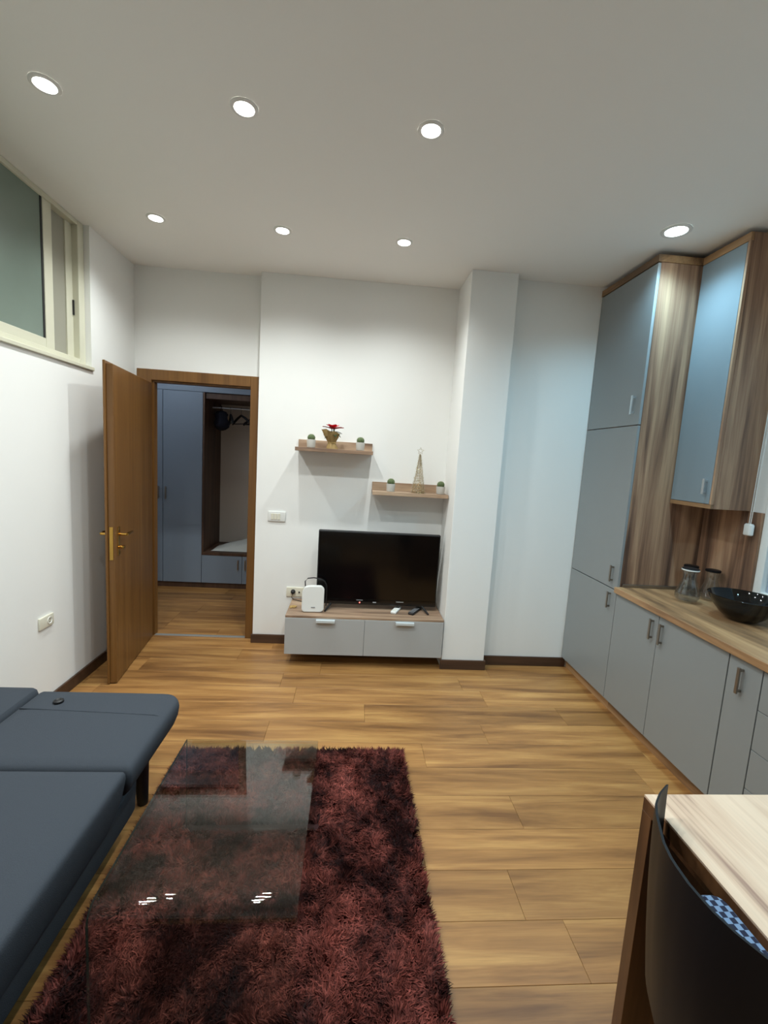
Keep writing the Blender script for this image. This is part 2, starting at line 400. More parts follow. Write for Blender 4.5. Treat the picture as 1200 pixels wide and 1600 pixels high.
# ------------------------------------------------------------------ kitchen window and blind (right edge)
kw = bpy.data.objects.new('window_2', None); COL.objects.link(kw); struct(kw, 'kitchen window behind a pale blind', 'window')
bx('window_frame', 'white', kw, XW - .004, XW + .026, KY1 - .002, KY1 + .045, KZ0 - .12, KZ1 + .05, .003)
bx('window_frame', 'white', kw, XW - .004, XW + .026, KY0 - .045, KY0 + .002, KZ0 - .04, KZ1 + .05, .003)
bx('window_frame', 'white', kw, XW - .004, XW + .026, KY0 + .003, KY1 - .003, KZ1 - .002, KZ1 + .05, .003)
bx('window_frame', 'white', kw, XW - .004, XW + .026, KY0 + .003, KY1 - .003, KZ0 - .04, KZ0 + .002, .003)
bx('glass_pane', 'glass', kw, XW + .07, XW + .076, KY0, KY1, KZ0, KZ1, 0)
bl = thing('roller_blind', 'pale blue-grey roller blind at the right edge with hanging cord', 'blind', (XW + .03, (KY0 + KY1) / 2, KZ1))
q = bl.location
bx('blind_cloth', 'blind', bl, XW + .030, XW + .034, KY0 + .004, KY1 - .004, KZ0 + .003, KZ1 - .03, 0, q)
bm = bmesh.new(); tube(bm, [(0, -.66, -.02), (0, .66, -.02)], .019, 12); obj('roller', bm, 'white', bl, True)
bm = bmesh.new()
for dy in (-.012, .014):
    tube(bm, [(XW - .05 - q[0], 2.315 + dy - q[1], 2.42 - q[2]), (XW - .05 - q[0], 2.335 + dy * .4 - q[1], 1.35 - q[2])], .0022, 6)
cord = obj('pull_cord', bm, 'white', bl)
bm = bmesh.new(); loft(bm, XW - .065 - q[0], XW - .035 - q[0], 2.312 - q[1], 2.362 - q[1], .012, [(1.285 - q[2], .004), (1.29 - q[2], 0), (1.345 - q[2], 0), (1.352 - q[2], .005)])
obj('cord_toggle', bm, 'white', cord, True)

# ------------------------------------------------------------------ kitchen units
def bar_handle(parent, x, yc, z0, z1, off, mat='steel', wd=0.014):
    bm = bmesh.new()
    box(bm, x - .026 - off[0], x - .018 - off[0], yc - wd / 2 - off[1], yc + wd / 2 - off[1], z0 - off[2], z1 - off[2], .0015)
    for z in (z0 + .012, z1 - .012):
        box(bm, x - .019 - off[0], x - off[0], yc - .004 - off[1], yc + .004 - off[1], z - .005 - off[2], z + .005 - off[2])
    return obj('handle', bm, mat, parent)

DT = 0.018
tl = thing('tall_cabinet', 'tall grey kitchen cabinet with three doors beside the back wall', 'cabinet', (XC + .3, (YT + YR) / 2, 0)); q = tl.location
bx('side_panel', 'oak', tl, XC + DT + .001, XW - .004, YT, YT + .018, HB + .01, 2.862, .001, q)
bx('carcass', 'oak', tl, XC + DT + .002, XW - .004, YT + .019, YR - .003, HB + .01, 2.862, .001, q)
bx('crown_board', 'oak_y', tl, XC - .004, XW - .004, YT - .004, YR - .003, 2.863, 2.905, .001, q)
bx('plinth', 'oak_y', tl, XC + .04, XC + .056, YT + .0, YR - .016, 0.0, HB + .008, .001, q)
for z0, z1, hz in ((.0846, .822, (.69, .80)), (.828, 1.894, (.87, .98)), (1.900, 2.858, (1.965, 2.085))):
    dd = bx('door', 'front', tl, XC, XC + DT, YT + .001, YR - .006, z0, z1, .0015, q)
    h_ = bar_handle(dd, XC, 2.775, hz[0], hz[1], q, 'chrome' if z0 > 1.5 else 'steel')

def base_unit(y0, y1, doors, label, name='base_cabinet'):
    t = thing(name, label, 'cabinet', (XC + .27, (y0 + y1) / 2, 0)); q = t.location
    bx('carcass', 'front', t, XC + DT + .002, XW - .006, y0 + .001, y1 - .001, .086, .8125, .001, q)
    bx('plinth', 'oak_y', t, XC + .04, XC + .056, y0, y1, 0, .084, .001, q)
    for (a, c, hy) in doors:
        dd = bx('door', 'front', t, XC, XC + DT, a + .0018, c - .0018, .0846, .806, .0015, q)
        bar_handle(dd, XC, hy, .655, .775, q)
    return t
base_unit(1.825, YT - .001, [(2.297, YT - .001, 2.337), (1.825, 2.297, 2.257)], 'grey two-door base cabinet under the worktop beside the tall unit')
base_unit(1.655, 1.823, [(1.655, 1.823, 1.745)], 'narrow grey single-door base cabinet under the worktop', 'narrow_cabinet')
t = thing('drawer_cabinet', 'grey base cabinet with four drawers at the right edge', 'cabinet', (XC + .27, 1.35, 0)); q = t.location
bx('carcass', 'front', t, XC + DT + .002, XW - .006, 1.056, 1.653, .086, .812, .001, q)
bx('plinth', 'oak_y', t, XC + .04, XC + .056, 1.055, 1.653, 0, .084, .001, q)
zs = [.0846, .272, .452, .630, .806]
for a, c in zip(zs, zs[1:]):
    dd = bx('drawer', 'front', t, XC, XC + DT, 1.057, 1.652, a + .0015, c - .0015, .0015, q)
    bm = bmesh.new(); box(bm, XC - .026 - q[0], XC - .018 - q[0], 1.29 - q[1], 1.41 - q[1], c - .045, c - .031, .0015)
    for yy in (1.30, 1.40): box(bm, XC - .019 - q[0], XC - q[0], yy - .004 - q[1], yy + .004 - q[1], c - .043, c - .033)
    obj('handle', bm, 'steel', dd)
wt = tag(bx('worktop', 'oak_y', None, XC - .022, XW - .003, 1.03, YT - .001, .8135, .852, .004), 'long oak-look kitchen worktop over the grey base cabinets', 'worktop')
bs = tag(bx('backsplash', 'oak', None, XW - .016, XW - .001, KY1 + .047, YT - .001, .8525, 1.418, .001), 'oak-look backsplash panel on the right wall above the worktop', 'backsplash')
tag(bx('edge_strip', 'steel', None, XC + .03, XW - .017, YT - .014, YT - .0012, .8525, .872, .002), 'thin metal sealing strip where worktop meets the tall cabinet', 'strip')

wc = thing('wall_cabinet', 'narrow oak-sided wall cabinet with pale glossy door above the worktop', 'cabinet', (XW - .1, (YWC + YT) / 2, 1.42)); q = wc.location
bx('carcass', 'oak', wc, XWC + DT + .001, XW - .001, YWC, YT - .002, 1.42, 2.905, .001, q)
bx('frame_strip', 'oak_y', wc, XWC, XWC + DT, YWC, YT - .006, 1.42, 1.444, .001, q)
bx('frame_strip', 'oak_y', wc, XWC, XWC + DT, YWC, YT - .006, 2.862, 2.905, .001, q)
bx('frame_strip', 'oak', wc, XWC, XWC + DT, YWC, YWC + .014, 1.445, 2.861, .001, q)
M['front_gloss'] = plain('grey_gloss_front', srgb(132, 146, 154), 0.32)
dd = bx('door', 'front_gloss', wc, XWC, XWC + DT, YWC + .016, YT - .008, 1.4465, 2.859, .001, q)
bar_handle(dd, XWC, 2.432, 1.50, 1.59, q, 'chrome')

# glass carafes and dark bowl
def jar(name, x, y, hgt, rb, label, lidmat='white'):
    t = thing(name, label, 'jar', (x, y, .8525), 0, 'glass jars on the worktop'); s = hgt
    bm = bmesh.new()
    out = [(0.30, 0.0), (0.62, .006), (.90, .07), (1.0, .19), (.97, .30), (.80, .46), (.62, .62), (.56, .72), (.60, .84), (.70, .93)]
    inn = [(.66, .925), (.565, .84), (.525, .72), (.58, .62), (.76, .46), (.93, .30), (.96, .19), (.86, .08), (.55, .03)]
    lathe(bm, [(a * rb, c * s) for a, c in out + inn], seg=36, cap0=True, cap1=True); obj('glass_body', bm, 'glass_thin', t, True)
    bm = bmesh.new(); lathe(bm, [(.72 * rb, .93 * s), (.75 * rb, .94 * s), (.75 * rb, .965 * s), (.72 * rb, .97 * s)], seg=32, cap0=True, cap1=True)
    ld = obj('lid', bm, lidmat, t, True)
    bm = bmesh.new(); lathe(bm, [(.70 * rb, .971 * s), (.73 * rb, .975 * s), (.73 * rb, .99 * s), (.66 * rb, 1.0 * s)], seg=32, cap0=True, cap1=True)
    obj('lid_ring', bm, 'blackmatt' if lidmat == 'white' else 'shell', ld, True)
    bm = bmesh.new()                                 # wave of pressed relief round the belly
    for j in range(3):
        tube(bm, [(rb * (1.0 - abs(j - 1) * .012) * math.cos(a), rb * (1.0 - abs(j - 1) * .012) * math.sin(a), s * (.14 + .05 * j) + .006 * math.sin(6 * a)) for a in [2 * PI * i / 48 for i in range(48)]], .0022, 6, True)
    obj('relief_band', bm, 'glass_thin', t, True)
    return t
jar('glass_jar', 2.035, 2.445, .205, .062, 'clear bulbous glass jar with white and black lid on the worktop, nearest')
jar('glass_jar', 2.165, 2.60, .19, .055, 'clear glass jar standing half hidden behind the front jar', 'shell')
jar('glass_jar', 2.226, 2.500, .19, .055, 'clear glass jar with brown lid behind the dark bowl', 'shell')
bw = bmesh.new()
pr_ = [(.055, .0), (.068, .004), (.104, .034), (.135, .073), (.158, .110), (.166, .130)]
lathe(bw, pr_ + [(.162, .132), (.153, .110), (.130, .076), (.099, .040), (.063, .012)], seg=56, cap0=True, cap1=True)
o = tag(obj('glass_bowl', bw, 'glass_dark', None, True, (2.115, 2.150, .8525)), 'large smoky dark glass bowl on the worktop', 'bowl')

# ------------------------------------------------------------------ television unit
TX0, TX1, TYF, TZ0, TZ1 = -0.440, 0.756, 3.212, 0.095, 0.395
tv = thing('television_cabinet', 'wall-hung grey two-drawer television cabinet with oak top', 'cabinet', ((TX0 + TX1) / 2, 3.41, TZ0)); q = tv.location
bx('carcass', 'front_tv', tv, TX0 + .004, TX1 - .002, TYF + .019, YB - .016, TZ0 + .004, TZ1 - .018, .001, q)
bx('top_board', 'oak_x', tv, TX0, TX1, TYF + .003, YB - .002, TZ1 - .017, TZ1, .002, q)
xm = (TX0 + TX1) / 2 - .005
for a, c, hx_ in ((TX0, xm, -.141), (xm, TX1, .456)):
    dd = bx('drawer', 'front_tv', tv, a + .001, c - .001, TYF, TYF + .018, TZ0, TZ1 - .018, .0015, q)
    bm = bmesh.new()
    box(bm, hx_ - .07 - q[0], hx_ + .07 - q[0], TYF - .024 - q[1], TYF - .018 - q[1], .352 - q[2], .372 - q[2], .002)
    box(bm, hx_ - .07 - q[0], hx_ + .07 - q[0], TYF - .02 - q[1], TYF - q[1], .368 - q[2], .3725 - q[2], .001)
    obj('handle', bm, 'handle_pale', dd)

tvx0, tvx1, tvz0, tvz1, tvy = -0.232, 0.722, 0.432, 1.014, 3.40
t = thing('television', 'black flat screen television standing on the television cabinet', 'television', ((tvx0 + tvx1) / 2, tvy + .02, TZ1)); q = t.location
bx('casing', 'blackmatt', t, tvx0, tvx1, tvy + .004, tvy + .055, tvz0, tvz1, .004, q)
bx('screen', 'blackgloss', t, tvx0 + .008, tvx1 - .008, tvy, tvy + .0045, tvz0 + .045, tvz1 - .008, .001, q)
bx('lower_bezel', 'blackgloss', t, tvx0 + .002, tvx1 - .002, tvy - .001, tvy + .0045, tvz0 + .002, tvz0 + .043, .001, q)
bm = bmesh.new(); lathe(bm, [(.0045, 0), (.0045, .003), (.002, .005)], seg=12, cap0=True, cap1=True); bmesh.ops.rotate(bm, verts=bm.verts, matrix=Matrix.Rotation(PI / 2, 3, 'X'))
obj('standby_light', bm, 'led', t, loc=(.112 - q[0], tvy - .001 - q[1], .452 - q[2]))
bx('maker_mark', 'greymark', t, .085, .135, tvy - .0016, tvy - .0009, .468, .473, 0, q)
bx('sticker', 'palemark', t, .215, .242, tvy - .0016, tvy - .0009, .452, .459, 0, q)
bx('sticker', 'palemark', t, .40, .46, tvy - .0016, tvy - .0009, .463, .467, 0, q)
for fx in (-.105, .60):
    bm = bmesh.new()
    for dy, dx in ((-.115, .05 if fx > 0 else -.05), (.10, 0)):
        tube(bm, [(fx - q[0], tvy + .03 - q[1], tvz0 + .01 - q[2]), (fx + dx - q[0], tvy + .03 + dy - q[1], .007)], [.010, .007], 8)
    obj('foot', bm, 'blackmatt', t, True)

# router, remotes, cable
rt = thing('router', 'white square router with chamfered corners leaning beside the television', 'router', (-.247, 3.30, TZ1), 0.05)
bm = bmesh.new()
o8 = [(-.083, .022), (-.083, .16), (-.064, .195), (-.03, .205), (.06, .205), (.083, .182), (.083, .022), (.062, .004), (-.07, .004)]
f0 = [bm.verts.new((x, -.014 + z * .05, z)) for x, z in o8]; f1 = [bm.verts.new((x, .020 + z * .05, z)) for x, z in o8]
bm.faces.new(f0); bm.faces.new(list(reversed(f1)))
for i in range(len(o8)): bm.faces.new((f0[i], f1[i], f1[(i + 1) % len(o8)], f0[(i + 1) % len(o8)]))
bmesh.ops.bevel(bm, geom=list(bm.edges), offset=.005, segments=3, affect='EDGES')
obj('casing', bm, 'white', rt, True)
bm = bmesh.new(); box(bm, -.012, .018, -.0145, -.0125, .038, .045); obj('grey_mark', bm, 'greymark', rt)
bm = bmesh.new(); tube(bm, [(-.062, .035, .19), (-.065, .04, .23), (-.045, .045, .252), (0, .05, .256), (.05, .055, .247), (.085, .06, .225), (.10, .064, .19), (.102, .066, .12), (.10, .066, .03)], .0045, 8)
obj('black_lead', bm, 'blackmatt', rt, True)

def remote(name, mat, a, c, wdt, label):
    L_ = math.hypot(c[0] - a[0], c[1] - a[1]); rz = math.atan2(c[1] - a[1], c[0] - a[0]) - PI / 2
    t = thing(name, label, 'remote control', (a[0], a[1], TZ1), rz)
    bm = bmesh.new(); loft(bm, -wdt / 2, wdt / 2, 0, L_, .012, [(0.0, .003), (.004, 0), (.015, 0), (.019, .004)]); obj('casing', bm, mat, t, True)
    return t, L_
t, L_ = remote('remote_control', 'white', (.372, 3.315), (.437, 3.465), .046, 'white remote control with small dark display on the television cabinet')
bm = bmesh.new(); box(bm, -.016, .016, L_ - .058, L_ - .014, .0185, .0198, .0004); obj('display', bm, 'screen_lcd', t)
bm = bmesh.new()
for i in range(3):
    for j in range(2): box(bm, -.013 + j * .015, -.002 + j * .015, .02 + i * .022, .030 + i * .022, .0185, .0205, .001)
o = obj('buttons', bm, 'cream', t); o['kind'] = 'stuff'
t, L_ = remote('remote_control', 'blackmatt', (.508, 3.305), (.60, 3.46), .048, 'black remote control lying beside the white one')
bm = bmesh.new()
for i in range(6):
    for j in range(3): box(bm, -.017 + j * .013, -.008 + j * .013, .018 + i * .022, .028 + i * .022, .0185, .0205, .001)
o = obj('buttons', bm, 'greymark', t); o['kind'] = 'stuff'

# wall switch and sockets
t = thing('light_switch', 'white three-rocker light switch plate between door and shelf', 'switch', (-.588, YB, 1.073))
bm = bmesh.new(); box(bm, -.07, .07, -.011, 0, -.041, .041, .004, 3); obj('plate', bm, 'white', t, True)
for i, x in enumerate((-.034, -.008, .018)):
    bm = bmesh.new(); box(bm, x - .0105, x + .0105, -.016, -.010, -.024, .024, .002); obj('rocker', bm, 'cream', t)
t = thing('wall_socket', 'white wall socket with black plug behind the router', 'socket', (-.42, YB, .45))
bm = bmesh.new(); box(bm, -.07, .07, -.011, 0, -.04, .04, .004, 3); obj('plate', bm, 'cream', t, True)
bm = bmesh.new(); lathe(bm, [(.019, 0), (.019, .012), (.012, .03), (.006, .034)], seg=20, cap0=True, cap1=True); bmesh.ops.rotate(bm, verts=bm.verts, matrix=Matrix.Rotation(PI / 2, 3, 'X'))
o = obj('plug', bm, 'blackmatt', t, True, (-.015, -.011, .004))
bm = bmesh.new(); tube(bm, [(-.015, -.044, .0), (-.020, -.058, -.03), (-.005, -.062, -.046), (.03, -.07, -.05), (.07, -.09, -.05)], .003, 6); obj('plug_lead', bm, 'shell', t, True)
bm = bmesh.new(); lathe(bm, [(.007, 0), (.007, .004)], seg=14, cap0=True, cap1=True); bmesh.ops.rotate(bm, verts=bm.verts, matrix=Matrix.Rotation(PI / 2, 3, 'X')); obj('earth_pin', bm, 'blackmatt', t, False, (.035, -.011, 0))
bm = bmesh.new()
tube(bm, [(-.03, 0, .006), (-.012, .012, .008), (.008, .006, .010), (.022, -.008, .012), (.012, -.02, .010), (-.01, -.014, .007), (-.028, -.022, .006)], .0055, 8)
tag(obj('cable_end', bm, 'tan', None, True, (-.40, 3.39, TZ1)), 'short tan cable end curled on the cabinet left of the router', 'cable')
t = thing('wall_socket', 'cream wall socket low on the left wall beyond the sofa', 'socket', (XL, 2.612, .535))
bm = bmesh.new(); box(bm, 0, .012, -.06, .06, -.035, .035, .004, 3); obj('plate', bm, 'cream', t, True)
bm = bmesh.new(); lathe(bm, [(.021, 0), (.021, .003), (.018, .003), (.016, -.004)], seg=24, cap1=True); bmesh.ops.rotate(bm, verts=bm.verts, matrix=Matrix.Rotation(PI / 2, 3, 'Y')); obj('socket_well', bm, 'white', t, True, (.012, .022, 0))
for dz in (-.008, .008):
    bm = bmesh.new(); lathe(bm, [(.003, 0), (.003, .002)], seg=10, cap0=True, cap1=True); bmesh.ops.rotate(bm, verts=bm.verts, matrix=Matrix.Rotation(PI / 2, 3, 'Y')); obj('pin_hole', bm, 'rubber', t, False, (.0125, .022, dz))

# ------------------------------------------------------------------ shelves and ornaments
SD = 0.212
def shelf(x0, x1, zt, label, bx1=None):
    t = thing('wall_shelf', label, 'shelf', ((x0 + x1) / 2, YB, zt), 0); q = t.location
    bx('board', 'oak_x', t, x0, x1, YB - SD, YB - .001, zt - .028, zt, .0015, q)
    bx('back_board', 'oak_x', t, x0 + .002, bx1 or x1, YB - .019, YB - .001, zt + .0005, zt + .062, .0015, q)
shelf(-.437, .151, 1.639, 'upper left oak wall shelf with poinsettia and two cacti')
shelf(.165, .757, 1.337, 'lower right oak wall shelf with wire tree and two cacti')

def cactus(x, y, z, label):
    t = thing('potted_cactus', label, 'cactus', (x, y, z), rnd.uniform(0, 6), 'small potted cacti on the wall shelves')
    bm = bmesh.new(); lathe(bm, [(.028, 0), (.031, .003), (.0345, .058), (.033, .061), (.031, .060), (.029, .046)], seg=28, cap0=True, cap1=True); obj('pot', bm, 'concrete', t, True)
    bm = bmesh.new(); lathe(bm, [(.0285, .047), (.012, .051)], seg=20, cap0=True, cap1=True); obj('soil', bm, 'soil', t)
    bm = bmesh.new(); prof = []
    seg = 48
    rings = []
    for j in range(13):
        a = -PI / 2 + PI * (j + .3) / 12.6; ring = []
        for i in range(seg):
            th = 2 * PI * i / seg; r = .0275 * (1 + .07 * math.cos(12 * th)) * math.cos(a)
            ring.append(bm.verts.new((r * math.cos(th), r * math.sin(th), .074 + .0275 * math.sin(a))))
        rings.append(ring)
    for a, c in zip(rings, rings[1:]):
        for i in range(seg): bm.faces.new((a[i], a[(i + 1) % seg], c[(i + 1) % seg], c[i]))
    bm.faces.new(list(reversed(rings[0]))); bm.faces.new(rings[-1]); obj('cactus_ball', bm, 'cactus', t, True)
    bm = bmesh.new()
    for i in range(12):
        for j in range(2, 8):
            th = 2 * PI * i / 12; a = -PI / 2 + PI * (j + 1.5) / 10; d = Vector((math.cos(a) * math.cos(th), math.cos(a) * math.sin(th), math.sin(a)))
            p = Vector((0, 0, .074)) + d * .029
            for s_ in (-1, 1):
                u = Vector((-math.sin(th), math.cos(th), 0)) * .004 * s_
                a1, b1, c1 = bm.verts.new(p - Vector((0, 0, .0006))), bm.verts.new(p + Vector((0, 0, .0006))), bm.verts.new(p + d * .005 + u); bm.faces.new((a1, b1, c1))
    o = obj('spines', bm, 'spine', t); o['kind'] = 'stuff'
cactus(-.322, 3.455, 1.6395, 'small round cactus in pale pot at left end of the upper shelf')
cactus(.052, 3.455, 1.6395, 'small round cactus in pale pot at right end of the upper shelf')
cactus(.306, 3.455, 1.3375, 'small round cactus in pale pot at left end of the lower shelf')
cactus(.700, 3.455, 1.3375, 'small round cactus in pale pot at right end of the lower shelf')

def leaf_shape(bm, base, dirv, ln, wd, droop=0.3):
    d = Vector(dirv).normalized(); side = d.cross(Vector((0, 0, 1)))
    side = side.normalized() if side.length > 1e-3 else Vector((1, 0, 0)); up = side.cross(d)
    L_, C_, R_ = [], [], []
    for k, wk in ((0, .12), (.25, .7), (.5, 1.0), (.75, .65), (1, .03)):
        p = Vector(base) + d * ln * k - Vector((0, 0, 1)) * droop * ln * k * k
        L_.append(bm.verts.new(p + side * wd * wk / 2 + up * wd * .12)); C_.append(bm.verts.new(p)); R_.append(bm.verts.new(p - side * wd * wk / 2 + up * wd * .12))
    for i in range(4):
        bm.faces.new((L_[i], L_[i + 1], C_[i + 1], C_[i])); bm.faces.new((C_[i], C_[i + 1], R_[i + 1], R_[i]))
t = thing('poinsettia', 'red poinsettia in gold burlap wrap on the upper shelf', 'plant', (-.162, 3.46, 1.6395))
bm = bmesh.new(); seg = 40; rings = []
for r, z, wv in ((.042, 0, .06), (.040, .012, .10), (.033, .032, .05), (.029, .045, .02), (.036, .062, .06), (.050, .09, .10), (.058, .118, .16), (.061, .128, .22)):
    rings.append([bm.verts.new((r * (1 + wv * math.sin(9 * 2 * PI * i / seg)) * math.cos(2 * PI * i / seg) - z * .12, r * (1 + wv * math.cos(7 * 2 * PI * i / seg)) * math.sin(2 * PI * i / seg), z + (.014 * math.cos(2 * PI * i / seg + 2.6) + .006 * math.sin(5 * 2 * PI * i / seg)) * (z / .128) ** 3)) for i in range(seg)])
for a, c in zip(rings, rings[1:]):
    for i in range(seg): bm.faces.new((a[i], a[(i + 1) % seg], c[(i + 1) % seg], c[i]))
bm.faces.new(list(reversed(rings[0]))); obj('burlap_wrap', bm, 'burlap', t, True)
bm = bmesh.new(); tube(bm, [(.030 * math.cos(a), .030 * math.sin(a), .045) for a in [2 * PI * i / 24 for i in range(24)]], .0028, 6, True); obj('twine', bm, 'tan', t, True)
bm = bmesh.new()
for i in range(5): tube(bm, [(0, 0, .03), (.012 * math.cos(i * 1.3), .012 * math.sin(i * 1.3), .15)], .003, 6)
obj('stem', bm, 'leaf', t)
for i in range(9):
    a = 2 * PI * i / 9 + .2; bm = bmesh.new(); leaf_shape(bm, (.01 * math.cos(a), .01 * math.sin(a), .128 - (i % 2) * .014), (math.cos(a), math.sin(a), .15 - (i % 3) * .25), .062, .036, .35); obj('leaf', bm, 'leaf', t, True)
for i in range(11):
    a = 2 * PI * i / 11; s_ = .078 if i % 2 == 0 else .055
    bm = bmesh.new(); leaf_shape(bm, (.008 * math.cos(a), .008 * math.sin(a), .148 + (i % 2) * .008), (math.cos(a), math.sin(a), .30 + (i % 2) * .35), s_, .046, .12); obj('petal', bm, 'red', t, True)

t = thing('wire_tree', 'slim gold wire Christmas tree with star on the lower shelf', 'ornament', (.522, 3.46, 1.3375))
bm = bmesh.new(); TH = .30
N_ = 460
tube(bm, [((.046 * (1 - i / N_) + .004) * math.cos(i * .32), (.046 * (1 - i / N_) + .004) * math.sin(i * .32), .004 + TH * i / N_) for i in range(N_)], .0012, 5); obj('wire_spiral', bm, 'goldwire', t)
for i in range(5):
    a = 2 * PI * i / 5; bm = bmesh.new(); tube(bm, [(.05 * math.cos(a), .05 * math.sin(a), 0.0015), (.003 * math.cos(a), .003 * math.sin(a), TH)], .0014, 6); obj('wire_rib', bm, 'goldwire', t)
bm = bmesh.new(); tube(bm, [(.05 * math.cos(2 * PI * i / 32), .05 * math.sin(2 * PI * i / 32), .0015) for i in range(32)], .0015, 6, True); obj('base_ring', bm, 'goldwire', t)
bm = bmesh.new()
for i in range(1600):
    f = rnd.random() ** 1.4; a = rnd.uniform(0, 6.3); r = .048 * (1 - f) + .004; p = Vector((r * math.cos(a), r * math.sin(a), .004 + TH * f)); d = Vector((math.cos(a) + rnd.uniform(-.8, .8), math.sin(a) + rnd.uniform(-.8, .8), rnd.uniform(-.7, .7))).normalized()
    u = d.cross(Vector((0, 0, 1))).normalized() * .0015; q2 = p + d * rnd.uniform(.006, .013)
    bm.faces.new((bm.verts.new(p - u), bm.verts.new(p + u), bm.verts.new(q2 + u), bm.verts.new(q2 - u)))
o = obj('tinsel', bm, 'glitter', t); o['kind'] = 'stuff'
bm = bmesh.new(); tube(bm, [((.027 if i % 2 == 0 else .0115) * math.sin(2 * PI * i / 10), 0, TH + .028 + (.027 if i % 2 == 0 else .0115) * math.cos(2 * PI * i / 10)) for i in range(10)], .0028, 6, True); obj('star', bm, 'glitter', t)

# ------------------------------------------------------------------ sofa
sf = thing('sofa_bed', 'charcoal grey fabric sofa bed lying flat along the left wall', 'sofa', (-1.2, 0.8, 0)); q = sf.location
def slab(name, x0, x1, y0, y1, rc, prof, mat='fabric'):
    bm = bmesh.new(); loft(bm, x0 - q[0], x1 - q[0], y0 - q[1], y1 - q[1], rc, prof, 8); return obj(name, bm, mat, sf, True)
slab('seat_section', -1.395, -.752, -1.1, 1.533, (.012, .012, .03, .03), [(.125, .085), (.15, .075), (.26, .030), (.33, .012), (.398, .001), (.413, .002), (.422, .006), (.428, .014), (.431, .04), (.433, .14)])
slab('head_section', -1.395, -.742, 1.535, 2.062, (.085, .02, .012, .018), [(.275, .07), (.285, .045), (.32, .018), (.36, .004), (.392, 0), (.410, .003), (.422, .009), (.429, .020), (.433, .06), (.435, .16)])
slab('back_section', -1.712, -1.397, -1.1, 2.068, (.03, .05, .05, .02), [(.125, .02), (.30, .01), (.41, .0), (.428, .004), (.438, .012), (.444, .04), (.447, .11)])
slab('base', -1.68, -.80, -1.05, 1.74, .05, [(.105, .03), (.115, .012), (.13, .005), (.25, .0), (.273, .02)])
for x, yy, dx, dy, zt_ in ((-.845, 1.83, -.012, .05, .285), (-1.6, 1.83, -.03, .05, .285), (-.86, -.98, .0, -.06, .125), (-1.6, -.98, -.03, -.06, .125)):
    bm = bmesh.new(); tube(bm, [(x - q[0], yy - q[1], zt_), (x + dx - q[0], yy + dy - q[1], 0.0)], [.036, .022], 12)
    bm.verts.ensure_lookup_table()
    for v in bm.verts:
        v.co.z = max(v.co.z, 0.0)
    obj('leg', bm, 'blackmatt', sf, True)
bm = bmesh.new(); tube(bm, [(-1.375 - q[0], 1.895 - q[1], .4345), (-1.1 - q[0], 1.878 - q[1], .4350), (-.93 - q[0], 1.868 - q[1], .4348), (-.80 - q[0], 1.862 - q[1], .4335), (-.757 - q[0], 1.86 - q[1], .424)], .0028, 6); obj('seam', bm, 'fabric', sf, True)
bm = bmesh.new(); lathe(bm, [(.019, 0), (.021, .004), (.020, .010), (.015, .014), (.011, .013), (.008, .010)], seg=24, cap0=True, cap1=True)
o = obj('lever_knob', bm, 'blackmatt', sf, True, (-1.245 - q[0], 1.945 - q[1], .434))

# ------------------------------------------------------------------ rug
rg = thing('shaggy_rug', 'deep burgundy shaggy rug under the glass coffee table', 'rug', (-.22, 1.35, 0), 0.008)
RX0, RX1, RY0, RY1 = -.57, .57, -.85, .855
bm = bmesh.new(); loft(bm, RX0, RX1, RY0, RY1, .02, [(0, .004), (.002, 0), (.010, 0), (.012, .004)]); obj('backing', bm, plain('rug_backing', srgb(46, 16, 16), .95), rg)
rs = np.random.RandomState(3)
NT = 170000
px = rs.uniform(RX0, RX1, NT); py = rs.uniform(RY0, RY1, NT)
# leave two bare lines under the glass feet of the coffee table (rug-local y)
bare = (np.abs(py - (1.036 - 1.35)) < .022) | (np.abs(py - (1.724 - 1.35)) < .022)
keep = ~(bare & (px > -.412) & (px < .157)); px, py = px[keep], py[keep]; NT = len(px)
def vnoise(x, y, sc_, seed):
    g = np.random.RandomState(seed).rand(64, 64); X = x * sc_ + 20; Y = y * sc_ + 20
    i = np.floor(X).astype(int); j = np.floor(Y).astype(int); fx = X - i; fy = Y - j; fx = fx * fx * (3 - 2 * fx); fy = fy * fy * (3 - 2 * fy)
    G = lambda a, b_: g[a % 64, b_ % 64]
    return (G(i, j) * (1 - fx) + G(i + 1, j) * fx) * (1 - fy) + (G(i, j + 1) * (1 - fx) + G(i + 1, j + 1) * fx) * fy
ang_ = (vnoise(px, py, 13, 1) * 2 + vnoise(px, py, 30, 2) * 1.2) * 2 * PI + rs.normal(0, .6, NT)
lean = np.clip(.35 + .75 * vnoise(px, py, 18, 5) + rs.normal(0, .15, NT), .1, 1.15)
ln = .030 + .018 * rs.rand(NT)
dx, dy = np.cos(ang_), np.sin(ang_)
# blades at the border splay outwards and hang over the edge
ex = np.clip((np.abs(px) - (RX1 - .03)) / .03, 0, 1) * np.sign(px); ey = np.clip((np.abs(py) - (RY1 - .03)) / .03, 0, 1) * np.sign(py)
dx += 1.5 * ex; dy += 1.5 * ey; nn = np.hypot(dx, dy) + 1e-6; dx /= nn; dy /= nn
wd = .0022 + .0018 * rs.rand(NT)
sx, sy_ = -dy, dx
tw = rs.uniform(-.8, .8, NT); cx_, sx_ = np.cos(tw), np.sin(tw)
wx, wy = sx * cx_ - dx * sx_, sy_ * cx_ - dy * sx_
for yf in (1.036 - 1.35, 1.724 - 1.35):                     # tufts beside a foot stand away from it
    nr = (np.abs(py - yf) < .07) & (px > -.46) & (px < .205); sg = np.sign(py - yf)
    dy = np.where(nr & (dy * sg < 0), -dy, dy)
V = np.zeros((NT, 5, 3))
